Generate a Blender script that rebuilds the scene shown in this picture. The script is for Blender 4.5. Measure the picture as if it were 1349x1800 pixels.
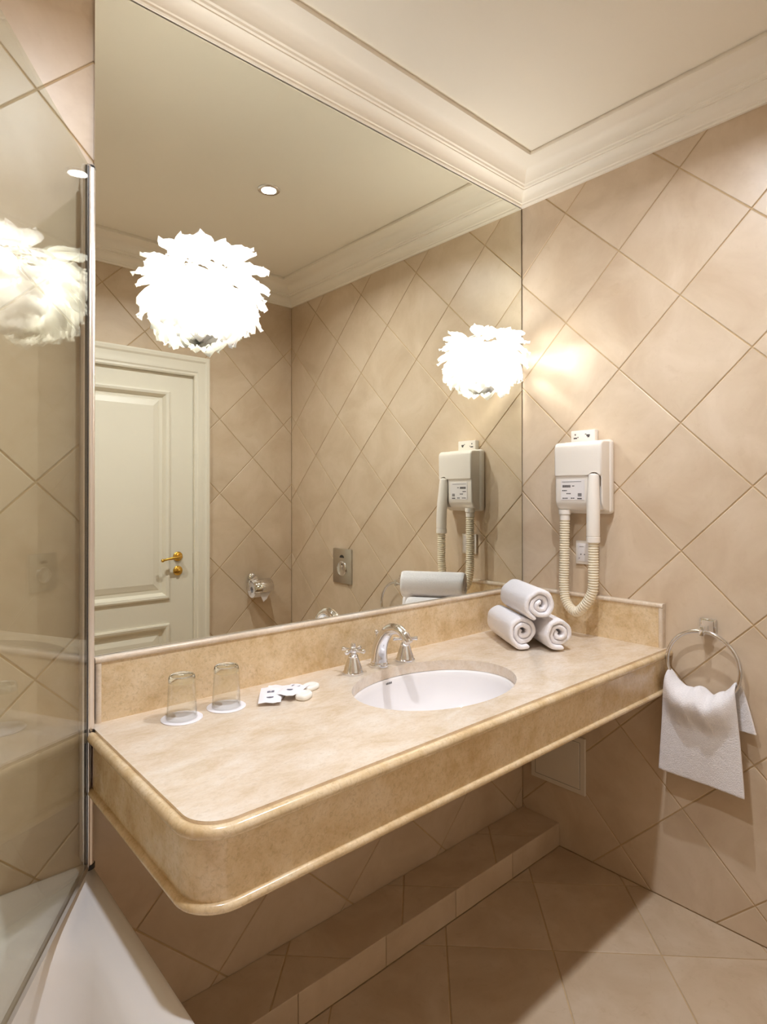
import bpy, bmesh, math, random
from mathutils import Vector, Matrix

for _o in list(bpy.data.objects):
    bpy.data.objects.remove(_o)
S = bpy.context.scene
COL = S.collection
random.seed(7)
PI = math.pi


def lin(r, g, b):
    f = lambda c: (c / 255 / 12.92) if c <= 10 else (((c / 255) + .055) / 1.055) ** 2.4
    return (f(r), f(g), f(b), 1)


# ------------------------------------------------------------------ camera
cam_d = bpy.data.cameras.new('camera')
cam = bpy.data.objects.new('camera', cam_d)
COL.objects.link(cam)
S.camera = cam
FPX, PPY = 1052.224, 865.71
cam_d.sensor_fit = 'HORIZONTAL'
cam_d.sensor_width = 36
cam_d.lens = 36 * FPX / 1349
cam_d.shift_y = -(900 - PPY) / 1349
cam_d.clip_start = .02
_yaw, _pit, _rol = .725, .0063, -.0011
_F = Vector((math.sin(_yaw) * math.cos(_pit), math.cos(_yaw) * math.cos(_pit), math.sin(_pit)))
_R0 = Vector((math.cos(_yaw), -math.sin(_yaw), 0))
_U0 = _R0.cross(_F)
_R = _R0 * math.cos(_rol) + _U0 * math.sin(_rol)
_U = _U0 * math.cos(_rol) - _R0 * math.sin(_rol)
_m = Matrix((_R, _U, -_F)).transposed().to_4x4()
_m.translation = (-2.0505, -1.4592, 1.3527)
cam.matrix_world = _m

# ------------------------------------------------------------------ world, exposure, lights
W = bpy.data.worlds.new('world')
S.world = W
W.use_nodes = True
W.node_tree.nodes['Background'].inputs[0].default_value = (0, 0, 0, 1)
W.node_tree.nodes['Background'].inputs[1].default_value = 0
S.view_settings.view_transform = 'Standard'
S.view_settings.look = 'None'
S.view_settings.gamma = 1
S.view_settings.use_curve_mapping = False
S.view_settings.exposure = 0.66
cy = S.cycles
cy.use_denoising = True
cy.use_adaptive_sampling = True
cy.adaptive_threshold = .08
cy.adaptive_min_samples = 20
cy.max_bounces = 9
cy.diffuse_bounces = 5
cy.glossy_bounces = 5
cy.transmission_bounces = 8
cy.transparent_max_bounces = 14
cy.sample_clamp_indirect = 6
cy.caustics_reflective = False
cy.caustics_refractive = False
DOWNLIGHT_W = 8.4
SCONCE_W = 17.5
WARM = (.87, .92, 1.0)
SCONCE_C = (.97, 1.0, .99)


# ------------------------------------------------------------------ materials
def nodes_of(name):
    m = bpy.data.materials.new(name)
    m.use_nodes = True
    nt = m.node_tree
    b = nt.nodes['Principled BSDF']
    return m, nt, b


def plain(name, col, rough=.5, metal=0, coat=0, spec=.5, noise=.0, nscale=30, bump=0, bscale=200):
    m, nt, b = nodes_of(name)
    b.inputs['Roughness'].default_value = rough
    b.inputs['Metallic'].default_value = metal
    b.inputs['Coat Weight'].default_value = coat
    b.inputs['Coat Roughness'].default_value = .05
    b.inputs['Specular IOR Level'].default_value = spec
    geo = nt.nodes.new('ShaderNodeNewGeometry')
    if noise:
        n = nt.nodes.new('ShaderNodeTexNoise')
        n.inputs['Scale'].default_value = nscale
        n.inputs['Detail'].default_value = 4
        nt.links.new(geo.outputs['Position'], n.inputs['Vector'])
        r = nt.nodes.new('ShaderNodeValToRGB')
        r.color_ramp.elements[0].position = .3
        r.color_ramp.elements[1].position = .7
        r.color_ramp.elements[0].color = tuple(c * (1 - noise) for c in col[:3]) + (1,)
        r.color_ramp.elements[1].color = col
        nt.links.new(n.outputs[0], r.inputs[0])
        nt.links.new(r.outputs[0], b.inputs['Base Color'])
    else:
        b.inputs['Base Color'].default_value = col
    if bump:
        n = nt.nodes.new('ShaderNodeTexNoise')
        n.inputs['Scale'].default_value = bscale
        n.inputs['Detail'].default_value = 3
        nt.links.new(geo.outputs['Position'], n.inputs['Vector'])
        bp = nt.nodes.new('ShaderNodeBump')
        bp.inputs['Strength'].default_value = bump
        bp.inputs['Distance'].default_value = .002
        nt.links.new(n.outputs[0], bp.inputs['Height'])
        nt.links.new(bp.outputs[0], b.inputs['Normal'])
    return m


def stone(name, cols, s1, s2, rough, bump=.05, coat=0, per_object=.05, vein=None):
    """mottled stone or ceramic: two noise scales through colour ramps, slight per-piece tone"""
    m, nt, b = nodes_of(name)
    L = nt.links
    geo = nt.nodes.new('ShaderNodeNewGeometry')
    info = nt.nodes.new('ShaderNodeObjectInfo')
    off = nt.nodes.new('ShaderNodeVectorMath')
    off.operation = 'SCALE'
    comb = nt.nodes.new('ShaderNodeCombineXYZ')
    for k in range(3):
        L.new(info.outputs['Random'], comb.inputs[k])
    L.new(comb.outputs[0], off.inputs[0])
    off.inputs['Scale'].default_value = 20.0 if per_object else 0
    add = nt.nodes.new('ShaderNodeVectorMath')
    L.new(geo.outputs['Position'], add.inputs[0])
    L.new(off.outputs[0], add.inputs[1])

    def noise(sc, det, rgh=.6, dist=0):
        n = nt.nodes.new('ShaderNodeTexNoise')
        n.inputs['Scale'].default_value = sc
        n.inputs['Detail'].default_value = det
        n.inputs['Roughness'].default_value = rgh
        n.inputs['Distortion'].default_value = dist
        L.new(add.outputs[0], n.inputs['Vector'])
        return n
    n1 = noise(s1, 5, .6, .6)
    r1 = nt.nodes.new('ShaderNodeValToRGB')
    e = r1.color_ramp.elements
    e[0].position, e[0].color = .32, cols[0]
    e[1].position, e[1].color = .68, cols[2]
    k = r1.color_ramp.elements.new(.5)
    k.color = cols[1]
    L.new(n1.outputs[0], r1.inputs[0])
    n2 = noise(s2, 6, .7, 1.0)
    r2 = nt.nodes.new('ShaderNodeValToRGB')
    r2.color_ramp.elements[0].position = .56
    r2.color_ramp.elements[1].position = .76
    L.new(n2.outputs[0], r2.inputs[0])
    mix = nt.nodes.new('ShaderNodeMixRGB')
    fac = nt.nodes.new('ShaderNodeMath')
    fac.operation = 'MULTIPLY'
    fac.inputs[1].default_value = vein[1] if vein else .35
    L.new(r2.outputs[0], fac.inputs[0])
    L.new(fac.outputs[0], mix.inputs[0])
    L.new(r1.outputs[0], mix.inputs[1])
    mix.inputs[2].default_value = vein[0] if vein else cols[0]
    last = mix
    if per_object:
        hs = nt.nodes.new('ShaderNodeHueSaturation')
        mr = nt.nodes.new('ShaderNodeMapRange')
        mr.inputs['To Min'].default_value = 1 - per_object
        mr.inputs['To Max'].default_value = 1 + per_object
        L.new(info.outputs['Random'], mr.inputs['Value'])
        L.new(mr.outputs[0], hs.inputs['Value'])
        L.new(mix.outputs[0], hs.inputs['Color'])
        last = hs
    L.new(last.outputs[0], b.inputs['Base Color'])
    b.inputs['Roughness'].default_value = rough
    b.inputs['Coat Weight'].default_value = coat
    b.inputs['Coat Roughness'].default_value = .08
    nb = noise(14, 3)
    bp = nt.nodes.new('ShaderNodeBump')
    bp.inputs['Strength'].default_value = bump
    bp.inputs['Distance'].default_value = .01
    L.new(nb.outputs[0], bp.inputs['Height'])
    L.new(bp.outputs[0], b.inputs['Normal'])
    return m


def marble(name, cols, sc, speck, stretch):
    """fine-grained cream limestone: clouded ground, small darker flecks, pale patches"""
    m, nt, b = nodes_of(name)
    L = nt.links
    geo = nt.nodes.new('ShaderNodeNewGeometry')
    mp = nt.nodes.new('ShaderNodeMapping')
    mp.inputs['Rotation'].default_value = (0, 0, -.25)
    mp.inputs['Scale'].default_value = stretch
    L.new(geo.outputs['Position'], mp.inputs['Vector'])

    def noise(s_, det, rgh, dist=0):
        n = nt.nodes.new('ShaderNodeTexNoise')
        n.inputs['Scale'].default_value = s_
        n.inputs['Detail'].default_value = det
        n.inputs['Roughness'].default_value = rgh
        n.inputs['Distortion'].default_value = dist
        L.new(mp.outputs[0], n.inputs['Vector'])
        return n

    def ramp(src, stops):
        r = nt.nodes.new('ShaderNodeValToRGB')
        e = r.color_ramp.elements
        e[0].position, e[0].color = stops[0]
        e[1].position, e[1].color = stops[-1]
        for p, c in stops[1:-1]:
            k = e.new(p)
            k.color = c
        L.new(src, r.inputs[0])
        return r
    g = ramp(noise(sc, 10, .74, .3).outputs[0], [(.33, cols[0]), (.5, cols[1]), (.66, cols[2])])
    f = ramp(noise(sc * 11, 5, .7, .8).outputs[0], [(.50, (0, 0, 0, 1)), (.70, (1, 1, 1, 1))])
    mu = nt.nodes.new('ShaderNodeMath')
    mu.operation = 'MULTIPLY'
    mu.inputs[1].default_value = speck * 2
    L.new(f.outputs[0], mu.inputs[0])
    mx = nt.nodes.new('ShaderNodeMixRGB')
    L.new(mu.outputs[0], mx.inputs[0])
    L.new(g.outputs[0], mx.inputs[1])
    mx.inputs[2].default_value = tuple(c * .72 for c in cols[0][:3]) + (1,)
    w = ramp(noise(sc * 2.6, 6, .6, 1.2).outputs[0], [(.58, (0, 0, 0, 1)), (.74, (1, 1, 1, 1))])
    m2 = nt.nodes.new('ShaderNodeMath')
    m2.operation = 'MULTIPLY'
    m2.inputs[1].default_value = .45
    L.new(w.outputs[0], m2.inputs[0])
    mx2 = nt.nodes.new('ShaderNodeMixRGB')
    L.new(m2.outputs[0], mx2.inputs[0])
    L.new(mx.outputs[0], mx2.inputs[1])
    mx2.inputs[2].default_value = cols[2]
    L.new(mx2.outputs[0], b.inputs['Base Color'])
    b.inputs['Roughness'].default_value = .22
    b.inputs['Coat Weight'].default_value = .25
    b.inputs['Coat Roughness'].default_value = .06
    return m


def thin_glass(name, tint, ior=1.5):
    m = bpy.data.materials.new(name)
    m.use_nodes = True
    nt = m.node_tree
    nt.nodes.clear()
    out = nt.nodes.new('ShaderNodeOutputMaterial')
    tr = nt.nodes.new('ShaderNodeBsdfTransparent')
    tr.inputs[0].default_value = tint
    gl = nt.nodes.new('ShaderNodeBsdfGlossy')
    gl.inputs['Roughness'].default_value = .0
    fr = nt.nodes.new('ShaderNodeFresnel')
    # a pane reflects alike on both faces: undo the node's inverse index on back faces
    geo = nt.nodes.new('ShaderNodeNewGeometry')
    mr = nt.nodes.new('ShaderNodeMapRange')
    mr.inputs['To Min'].default_value = ior
    mr.inputs['To Max'].default_value = 1 / ior
    nt.links.new(geo.outputs['Backfacing'], mr.inputs['Value'])
    nt.links.new(mr.outputs[0], fr.inputs[0])
    mx = nt.nodes.new('ShaderNodeMixShader')
    nt.links.new(fr.outputs[0], mx.inputs[0])
    nt.links.new(tr.outputs[0], mx.inputs[1])
    nt.links.new(gl.outputs[0], mx.inputs[2])
    nt.links.new(mx.outputs[0], out.inputs[0])
    return m


def emitter(name, col, s):
    m = bpy.data.materials.new(name)
    m.use_nodes = True
    nt = m.node_tree
    nt.nodes.clear()
    out = nt.nodes.new('ShaderNodeOutputMaterial')
    e = nt.nodes.new('ShaderNodeEmission')
    e.inputs[0].default_value = col + (1,) if len(col) == 3 else col
    e.inputs[1].default_value = s
    nt.links.new(e.outputs[0], out.inputs[0])
    return m


def petal_mat():
    m = bpy.data.materials.new('petal_foil')
    m.use_nodes = True
    nt = m.node_tree
    nt.nodes.clear()
    out = nt.nodes.new('ShaderNodeOutputMaterial')
    d = nt.nodes.new('ShaderNodeBsdfDiffuse')
    d.inputs[0].default_value = (.88, .87, .84, 1)
    t = nt.nodes.new('ShaderNodeBsdfTranslucent')
    t.inputs[0].default_value = (.90, .88, .84, 1)
    tr = nt.nodes.new('ShaderNodeBsdfTransparent')
    g = nt.nodes.new('ShaderNodeBsdfGlossy')
    g.inputs['Roughness'].default_value = .3
    m1 = nt.nodes.new('ShaderNodeMixShader')
    m1.inputs[0].default_value = .5
    m2 = nt.nodes.new('ShaderNodeMixShader')
    m2.inputs[0].default_value = .14
    m3 = nt.nodes.new('ShaderNodeMixShader')
    m3.inputs[0].default_value = .06
    L = nt.links
    L.new(d.outputs[0], m1.inputs[1])
    L.new(t.outputs[0], m1.inputs[2])
    L.new(m1.outputs[0], m2.inputs[1])
    L.new(tr.outputs[0], m2.inputs[2])
    L.new(m2.outputs[0], m3.inputs[1])
    L.new(g.outputs[0], m3.inputs[2])
    L.new(m3.outputs[0], out.inputs[0])
    return m


M = {}
M['tile'] = stone('wall_tile', [lin(202, 179, 152), lin(211, 190, 164), lin(219, 199, 175)], 4.5, 26, .37, .05, per_object=.025,
                  vein=(lin(196, 170, 138), .35))
M['ftile'] = stone('floor_tile', [lin(190, 166, 138), lin(200, 178, 151), lin(208, 188, 164)], 5, 30, .33, .05, per_object=.03,
                   vein=(lin(174, 148, 116), .45))
M['grout'] = plain('grout', lin(206, 178, 138), .85, noise=.12, nscale=60, bump=.2)
M['marble'] = marble('cream_marble', [lin(202, 170, 124), lin(222, 196, 156), lin(233, 212, 180)], 11, .26, (1, 1, 1))
M['marble_top'] = marble('cream_marble_top', [lin(212, 189, 160), lin(226, 208, 187), lin(234, 222, 208)], 11, .16, (.75, 1.35, 1))
M['paint'] = plain('cream_paint', lin(245, 237, 224), .6, noise=.02, nscale=3)
M['ceil'] = plain('ceiling_paint', lin(244, 236, 222), .7, noise=.02, nscale=3)
M['door'] = plain('door_paint', lin(236, 229, 212), .38, noise=.015, nscale=5)
M['chrome'] = plain('chrome', (.80, .80, .82, 1), .06, 1)
M['profile'] = plain('polished_aluminium', (.90, .85, .82, 1), .32, 1)
M['satin'] = plain('satin_chrome', (.62, .60, .56, 1), .28, 1)
M['darkmetal'] = plain('dark_seal', (.02, .02, .02, 1), .4)
M['brass'] = plain('brass', (.72, .46, .10, 1), .16, 1)
M['porcelain'] = plain('porcelain', lin(240, 236, 236), .08, coat=.6)
M['acrylic'] = plain('white_acrylic', lin(240, 236, 234), .14, coat=.5)
M['plastic'] = plain('white_plastic', lin(240, 232, 222), .28)
M['hose'] = plain('hose_plastic', lin(238, 226, 202), .35)
M['print'] = plain('print_ink', (.06, .05, .05, 1), .6)
M['label'] = plain('label_paper', lin(232, 226, 224), .5)
M['terry'] = plain('terry_cotton', lin(246, 242, 244), .95, noise=.06, nscale=240, bump=1.0, bscale=330)
M['paper'] = plain('white_card', lin(246, 242, 246), .6, noise=.02, nscale=40)
M['soapwrap'] = plain('soap_wrap', lin(248, 246, 240), .4, noise=.02, nscale=60)
M['sachet_ink'] = plain('grey_ink', lin(120, 118, 135), .6)
M['hatch'] = plain('hatch_paint', lin(226, 216, 200), .45)
M['dark'] = plain('mirror_edge', lin(70, 52, 30), .5)
M['glass'] = thin_glass('screen_glass', (.95, .965, .93, 1))
M['tumbler'] = thin_glass('tumbler_glass', (.988, .992, .985, 1), 1.45)
M['petal'] = petal_mat()
M['bulb'] = emitter('lamp_bulb', (1.0, .86, .66), 60)
M['spot'] = emitter('downlight_lens', (.95, .95, 1.0), 45)
m_, nt_, b_ = nodes_of('mirror_silver')
b_.inputs['Base Color'].default_value = (.86, .86, .77, 1)
b_.inputs['Metallic'].default_value = 1
b_.inputs['Roughness'].default_value = 0
M['mirror'] = m_
m_, nt_, b_ = nodes_of('tumbler_base_glass')
b_.inputs['Base Color'].default_value = (.93, .97, .93, 1)
b_.inputs['Roughness'].default_value = .0
b_.inputs['Transmission Weight'].default_value = 1
M['thickglass'] = m_


# ------------------------------------------------------------------ mesh helpers
class MB:
    def __init__(s):
        s.v, s.f = [], []

    def add(s, vs, fs):
        n = len(s.v)
        s.v += [Vector(v) for v in vs]
        s.f += [[i + n for i in f] for f in fs]
        return s

    def from_bm(s, bm):
        bm.verts.index_update()
        s.add([v.co.copy() for v in bm.verts], [[v.index for v in f.verts] for f in bm.faces])
        bm.free()
        return s

    def box(s, a, b):
        (x0, y0, z0), (x1, y1, z1) = [min(p) for p in zip(a, b)], [max(p) for p in zip(a, b)]
        return s.add([(x0, y0, z0), (x1, y0, z0), (x1, y1, z0), (x0, y1, z0), (x0, y0, z1), (x1, y0, z1), (x1, y1, z1), (x0, y1, z1)],
                     [(0, 3, 2, 1), (4, 5, 6, 7), (0, 1, 5, 4), (1, 2, 6, 5), (2, 3, 7, 6), (3, 0, 4, 7)])

    def rbox(s, a, b, r, seg=3):
        t = MB().box(a, b)
        bm = bmesh.new()
        vs = [bm.verts.new(v) for v in t.v]
        for f in t.f:
            bm.faces.new([vs[i] for i in f])
        bmesh.ops.bevel(bm, geom=list(bm.edges), offset=r, segments=seg, profile=.5, affect='EDGES')
        return s.from_bm(bm)

    def lathe(s, prof, c, axis=(0, 0, 1), n=24, sx=1, sy=1, cap=True):
        """prof: list of (radius, height along axis)"""
        ax = Vector(axis).normalized()
        u = ax.orthogonal().normalized() if abs(ax.z) < .99 else Vector((1, 0, 0))
        w = ax.cross(u)
        c = Vector(c)
        vs, fs = [], []
        for r, h in prof:
            for k in range(n):
                a = 2 * PI * k / n
                vs.append(c + ax * h + u * (r * math.cos(a) * sx) + w * (r * math.sin(a) * sy))
        for i in range(len(prof) - 1):
            for k in range(n):
                k2 = (k + 1) % n
                fs.append((i * n + k, i * n + k2, (i + 1) * n + k2, (i + 1) * n + k))
        if cap:
            if prof[0][0] > 1e-6:
                fs.append(tuple(reversed(range(n))))
            if prof[-1][0] > 1e-6:
                fs.append(tuple((len(prof) - 1) * n + k for k in range(n)))
        return s.add(vs, fs)

    def tube(s, path, rad, n=12, closed=False, flat=1.0, up=None):
        P = [Vector(p) for p in path]
        m = len(P)
        R = rad if isinstance(rad, (list, tuple)) else [rad] * m
        T = []
        for i in range(m):
            if closed:
                t = P[(i + 1) % m] - P[i - 1]
            else:
                t = P[min(i + 1, m - 1)] - P[max(i - 1, 0)]
            T.append(t.normalized())
        nrm = Vector(up) if up else T[0].orthogonal()
        vs, fs = [], []
        for i in range(m):
            nrm = (nrm - T[i] * nrm.dot(T[i])).normalized()
            bn = T[i].cross(nrm)
            for k in range(n):
                a = 2 * PI * k / n
                vs.append(P[i] + nrm * (R[i] * math.cos(a)) + bn * (R[i] * flat * math.sin(a)))
        for i in range(m if closed else m - 1):
            j = (i + 1) % m
            for k in range(n):
                k2 = (k + 1) % n
                fs.append((i * n + k, i * n + k2, j * n + k2, j * n + k))
        if not closed:
            fs.append(tuple(reversed(range(n))))
            fs.append(tuple((m - 1) * n + k for k in range(n)))
        return s.add(vs, fs)

    def ball(s, c, r, n=12, sz=1):
        m = n // 2 + 1
        return s.lathe([(max(1e-5, r * math.sin(PI * i / (m - 1))), -r * sz * math.cos(PI * i / (m - 1))) for i in range(m)], c, n=n, cap=False)

    def build(s, name, mat, parent=None, loc=None, smooth=None, recalc=True):
        root = ROOT.get(parent.name) if parent else Vector(loc or (0, 0, 0))
        me = bpy.data.meshes.new(name)
        me.from_pydata([v - root for v in s.v], [], s.f)
        bm = bmesh.new()
        bm.from_mesh(me)
        bmesh.ops.remove_doubles(bm, verts=bm.verts, dist=1e-6)
        if recalc:
            bmesh.ops.recalc_face_normals(bm, faces=bm.faces)
        bm.to_mesh(me)
        bm.free()
        me.materials.append(mat)
        if smooth is not None:
            me.polygons.foreach_set('use_smooth', [True] * len(me.polygons))
            if smooth < 180:
                me.set_sharp_from_angle(angle=math.radians(smooth))
        o = bpy.data.objects.new(name, me)
        COL.objects.link(o)
        if parent:
            o.parent = parent
        else:
            o.location = root
        ROOT[o.name] = root
        return o


ROOT = {}


def tag(o, label=None, cat=None, group=None, kind=None):
    if label:
        o['label'] = label
    if cat:
        o['category'] = cat
    if group:
        o['group'] = group
    if kind:
        o['kind'] = kind
    return o


def thing(name, loc, label, cat, group=None, kind=None):
    o = bpy.data.objects.new(name, None)
    COL.objects.link(o)
    o.location = loc
    o.empty_display_size = .05
    ROOT[o.name] = Vector(loc)
    return tag(o, label, cat, group, kind)


def bez(p0, p1, p2, p3, n):
    out = []
    p0, p1, p2, p3 = map(Vector, (p0, p1, p2, p3))
    for i in range(n + 1):
        t = i / n
        out.append(p0 * (1 - t) ** 3 + p1 * 3 * t * (1 - t) ** 2 + p2 * 3 * t * t * (1 - t) + p3 * t ** 3)
    return out


def catmull(pts, n):
    P = [Vector(p) for p in pts]
    P = [P[0] * 2 - P[1]] + P + [P[-1] * 2 - P[-2]]
    out = []
    for i in range(1, len(P) - 2):
        for k in range(n):
            t = k / n
            a, b, c, d = P[i - 1:i + 3]
            out.append(.5 * ((2 * b) + (c - a) * t + (2 * a - 5 * b + 4 * c - d) * t * t + (3 * b - a - 3 * c + d) * t ** 3))
    out.append(P[-2])
    return out


# ------------------------------------------------------------------ room shell
XL, YF, ZC = -2.42, -1.737, 2.65     # left wall, door wall, ceiling
ZCR = 2.53                           # bottom of the cornice
ZT = .842                            # counter top
G = .0025                            # tile face stands this far proud of the grout

DX0, DX1, DZ = -1.445, -.636, 2.022  # door opening


def struct(name, mb, mat, label, parent=None):
    o = mb.build(name, mat, parent)
    return tag(o, label, None, None, 'structure')


floor = struct('floor', MB().box((XL, YF, -.12), (.0, .0, -G)), M['grout'], 'beige diagonal ceramic tile bathroom floor')
wall_right = struct('wall_right', MB().box((G, YF - .12, -.12), (.12, .12, ZC)), M['grout'], 'beige diagonal tiled wall carrying hair dryer and towel ring')
wall_back = struct('wall_back', MB().box((XL, G, -.12), (0, .12, ZC)), M['grout'], 'beige diagonal tiled wall behind the mirror and vanity')
wall_left = struct('wall_left', MB().box((XL - .12, YF - .12, -.12), (XL, .12, ZC)), M['tile'], 'beige wall along the far side of the bathtub')
wf = MB().box((XL, YF - .12, -.12), (DX0, YF - G, ZC)).box((DX1, YF - .12, -.12), (0, YF - G, ZC)).box((DX0, YF - .12, DZ), (DX1, YF - G, ZC))
wall_front = struct('wall_front', wf, M['grout'], 'beige diagonal tiled wall with the white door, seen in the mirror')
ceiling = struct('ceiling', MB().box((XL - .12, YF - .12, ZC), (.12, .12, ZC + .1)), M['ceil'], 'plain cream painted ceiling')


def clip_poly(poly, a, b, c):
    """keep the side a*u+b*v <= c"""
    out = []
    for i in range(len(poly)):
        p, q = poly[i], poly[(i + 1) % len(poly)]
        dp, dq = a * p[0] + b * p[1] - c, a * q[0] + b * q[1] - c
        if dp <= 0:
            out.append(p)
        if (dp < 0 < dq) or (dq < 0 < dp):
            t = dp / (dp - dq)
            out.append((p[0] + (q[0] - p[0]) * t, p[1] + (q[1] - p[1]) * t))
    return out


def area(poly):
    return abs(sum(poly[i][0] * poly[(i + 1) % len(poly)][1] - poly[(i + 1) % len(poly)][0] * poly[i][1] for i in range(len(poly)))) / 2


def inset(poly, d):
    n = len(poly)
    sgn = 1 if sum(poly[i][0] * poly[(i + 1) % n][1] - poly[(i + 1) % n][0] * poly[i][1] for i in range(n)) > 0 else -1
    out = poly
    for i in range(n):
        p, q = poly[i], poly[(i + 1) % n]
        ex, ey = q[0] - p[0], q[1] - p[1]
        l = math.hypot(ex, ey)
        if l < 1e-9:
            continue
        nx, ny = ey / l * sgn, -ex / l * sgn
        out = clip_poly(out, nx, ny, nx * p[0] + ny * p[1] - d)
        if len(out) < 3:
            return []
    return out


def tiles(parent, org, ua, va, na, rect, node, pitch, mat, joint=.0040, hole=None, skips=()):
    """diamond tiles, each its own object, clipped to rect (u0,v0,u1,v1); hole = rect cut out"""
    org, ua, va, na = map(Vector, (org, ua, va, na))
    u0, v0, u1, v1 = rect
    h = pitch / math.sqrt(2)
    e = joint / math.sqrt(2)
    full = None
    ch = .0016
    for i in range(int((u0 - node[0]) / h) - 3, int((u1 - node[0]) / h) + 4):
        for j in range(int((v0 - node[1]) / h) - 3, int((v1 - node[1]) / h) + 4):
            if (i + j) % 2 == 0:
                continue
            cu, cv = node[0] + i * h, node[1] + j * h
            if cu + h < u0 or cu - h > u1 or cv + h < v0 or cv - h > v1:
                continue
            if any(cu - h > r[0] and cu + h < r[2] and cv - h > r[1] and cv + h < r[3] for r in skips):
                continue
            dia = [(cu + h - e, cv), (cu, cv + h - e), (cu - h + e, cv), (cu, cv - h + e)]
            whole = all(u0 + .001 < p[0] < u1 - .001 and v0 + .001 < p[1] < v1 - .001 for p in dia)
            cut = hole and not (cu + h < hole[0] or cu - h > hole[2] or cv + h < hole[1] or cv - h > hole[3])
            if cut and cu - h > hole[0] and cu + h < hole[2] and cv - h > hole[1] and cv + h < hole[3]:
                continue
            poly = dia
            if not whole:
                for a, b, c in ((1, 0, u1 - .001), (-1, 0, -u0 - .001), (0, 1, v1 - .001), (0, -1, -v0 - .001)):
                    poly = clip_poly(poly, a, b, c)
                    if len(poly) < 3:
                        break
                if len(poly) < 3 or area(poly) < 2.5e-4:
                    continue
            if whole and not cut and full:
                me = full
            else:
                top = inset(poly, ch)
                if len(top) < 3:
                    continue
                n, k = len(poly), len(top)
                bm = bmesh.new()
                P = lambda q, d: ua * (q[0] - cu) + va * (q[1] - cv) + na * d
                lo = [bm.verts.new(P(q, -G)) for q in poly]
                md = [bm.verts.new(P(q, -ch * .6)) for q in poly]
                tp = [bm.verts.new(P(q, 0)) for q in top]
                bm.faces.new(tp)
                for a in range(n):
                    b = (a + 1) % n
                    bm.faces.new((lo[a], lo[b], md[b], md[a]))
                if n == k:
                    for a in range(n):
                        b = (a + 1) % n
                        # match nearest
                        bm.faces.new((md[a], md[b], tp[b], tp[a])) if (Vector(poly[a]) - Vector(top[a])).length < .02 else None
                if n != k or any((Vector(poly[a]) - Vector(top[a])).length >= .02 for a in range(n)):
                    bm.free()
                    bm = bmesh.new()
                    lo = [bm.verts.new(P(q, -G)) for q in poly]
                    tp = [bm.verts.new(P(q, 0)) for q in poly]
                    bm.faces.new(tp)
                    for a in range(n):
                        b = (a + 1) % n
                        bm.faces.new((lo[a], lo[b], tp[b], tp[a]))
                if cut:
                    for ax, val in ((0, hole[0]), (0, hole[2]), (1, hole[1]), (1, hole[3])):
                        pc = P((val, cv) if ax == 0 else (cu, val), 0)
                        bmesh.ops.bisect_plane(bm, geom=list(bm.verts) + list(bm.edges) + list(bm.faces), plane_co=pc, plane_no=ua if ax == 0 else va)
                    kill = []
                    for f in bm.faces:
                        q = f.calc_center_median()
                        fu, fv = q.dot(ua) + cu, q.dot(va) + cv
                        if hole[0] < fu < hole[2] and hole[1] < fv < hole[3]:
                            kill.append(f)
                    bmesh.ops.delete(bm, geom=kill, context='FACES')
                    if not bm.faces:
                        bm.free()
                        continue
                bmesh.ops.recalc_face_normals(bm, faces=bm.faces)
                # make the top face look along na
                tf = max(bm.faces, key=lambda f: f.calc_area())
                if tf.normal.dot(na) < 0:
                    bmesh.ops.reverse_faces(bm, faces=bm.faces)
                me = bpy.data.meshes.new('tile')
                bm.to_mesh(me)
                bm.free()
                me.materials.append(mat)
                if whole and not cut:
                    full = me
            o = bpy.data.objects.new('tile', me)
            COL.objects.link(o)
            o.parent = parent
            o.location = org + ua * cu + va * cv
    return


X, Y, Z = (1, 0, 0), (0, 1, 0), (0, 0, 1)
TUBX, TUBZ = -1.645, .53
STEP_D, STEP_H = .17, .089
tiles(wall_right, (0, 0, 0), Y, Z, (-1, 0, 0), (YF, 0, 0, ZCR + .03), (-.2049, 1.594), .30, M['tile'])
tiles(wall_front, (0, YF, 0), X, Z, (0, 1, 0), (XL, 0, 0, ZCR + .03), (-.271, 1.582), .30, M['tile'], hole=(DX0, -1, DX1, DZ))
tiles(wall_back, (0, 0, 0), X, Z, (0, -1, 0), (XL, 0, 0, ZCR + .03), (-1.757, 2.232), .30, M['tile'],
      skips=[(-1.63, .85, .5, 3), (-3, -1, TUBX, TUBZ - .02)])
tiles(floor, (0, 0, 0), X, Y, (0, 0, 1), (TUBX, YF, 0, -STEP_D), (-.486, -.452), .3155, M['ftile'])

# low tiled step along the wall below the vanity
step = struct('trim_3', MB().box((TUBX, -STEP_D + G, 0), (0, 0, STEP_H - G)), M['grout'], 'low beige tiled step along the wall below the vanity')
tiles(step, (0, 0, STEP_H), X, Y, (0, 0, 1), (TUBX, -STEP_D, 0, 0), (-.262, -.04), .3155, M['ftile'])
sx = [0, -.30, -.6, -.9, -1.2, -1.5, TUBX]
for a, b in zip(sx[:-1], sx[1:]):
    MB().rbox((b + .001, -STEP_D - .0005, .001), (a - .001, -STEP_D + G, STEP_H + .0005), .001, 1).build('tile', M['tile'], step)

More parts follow.
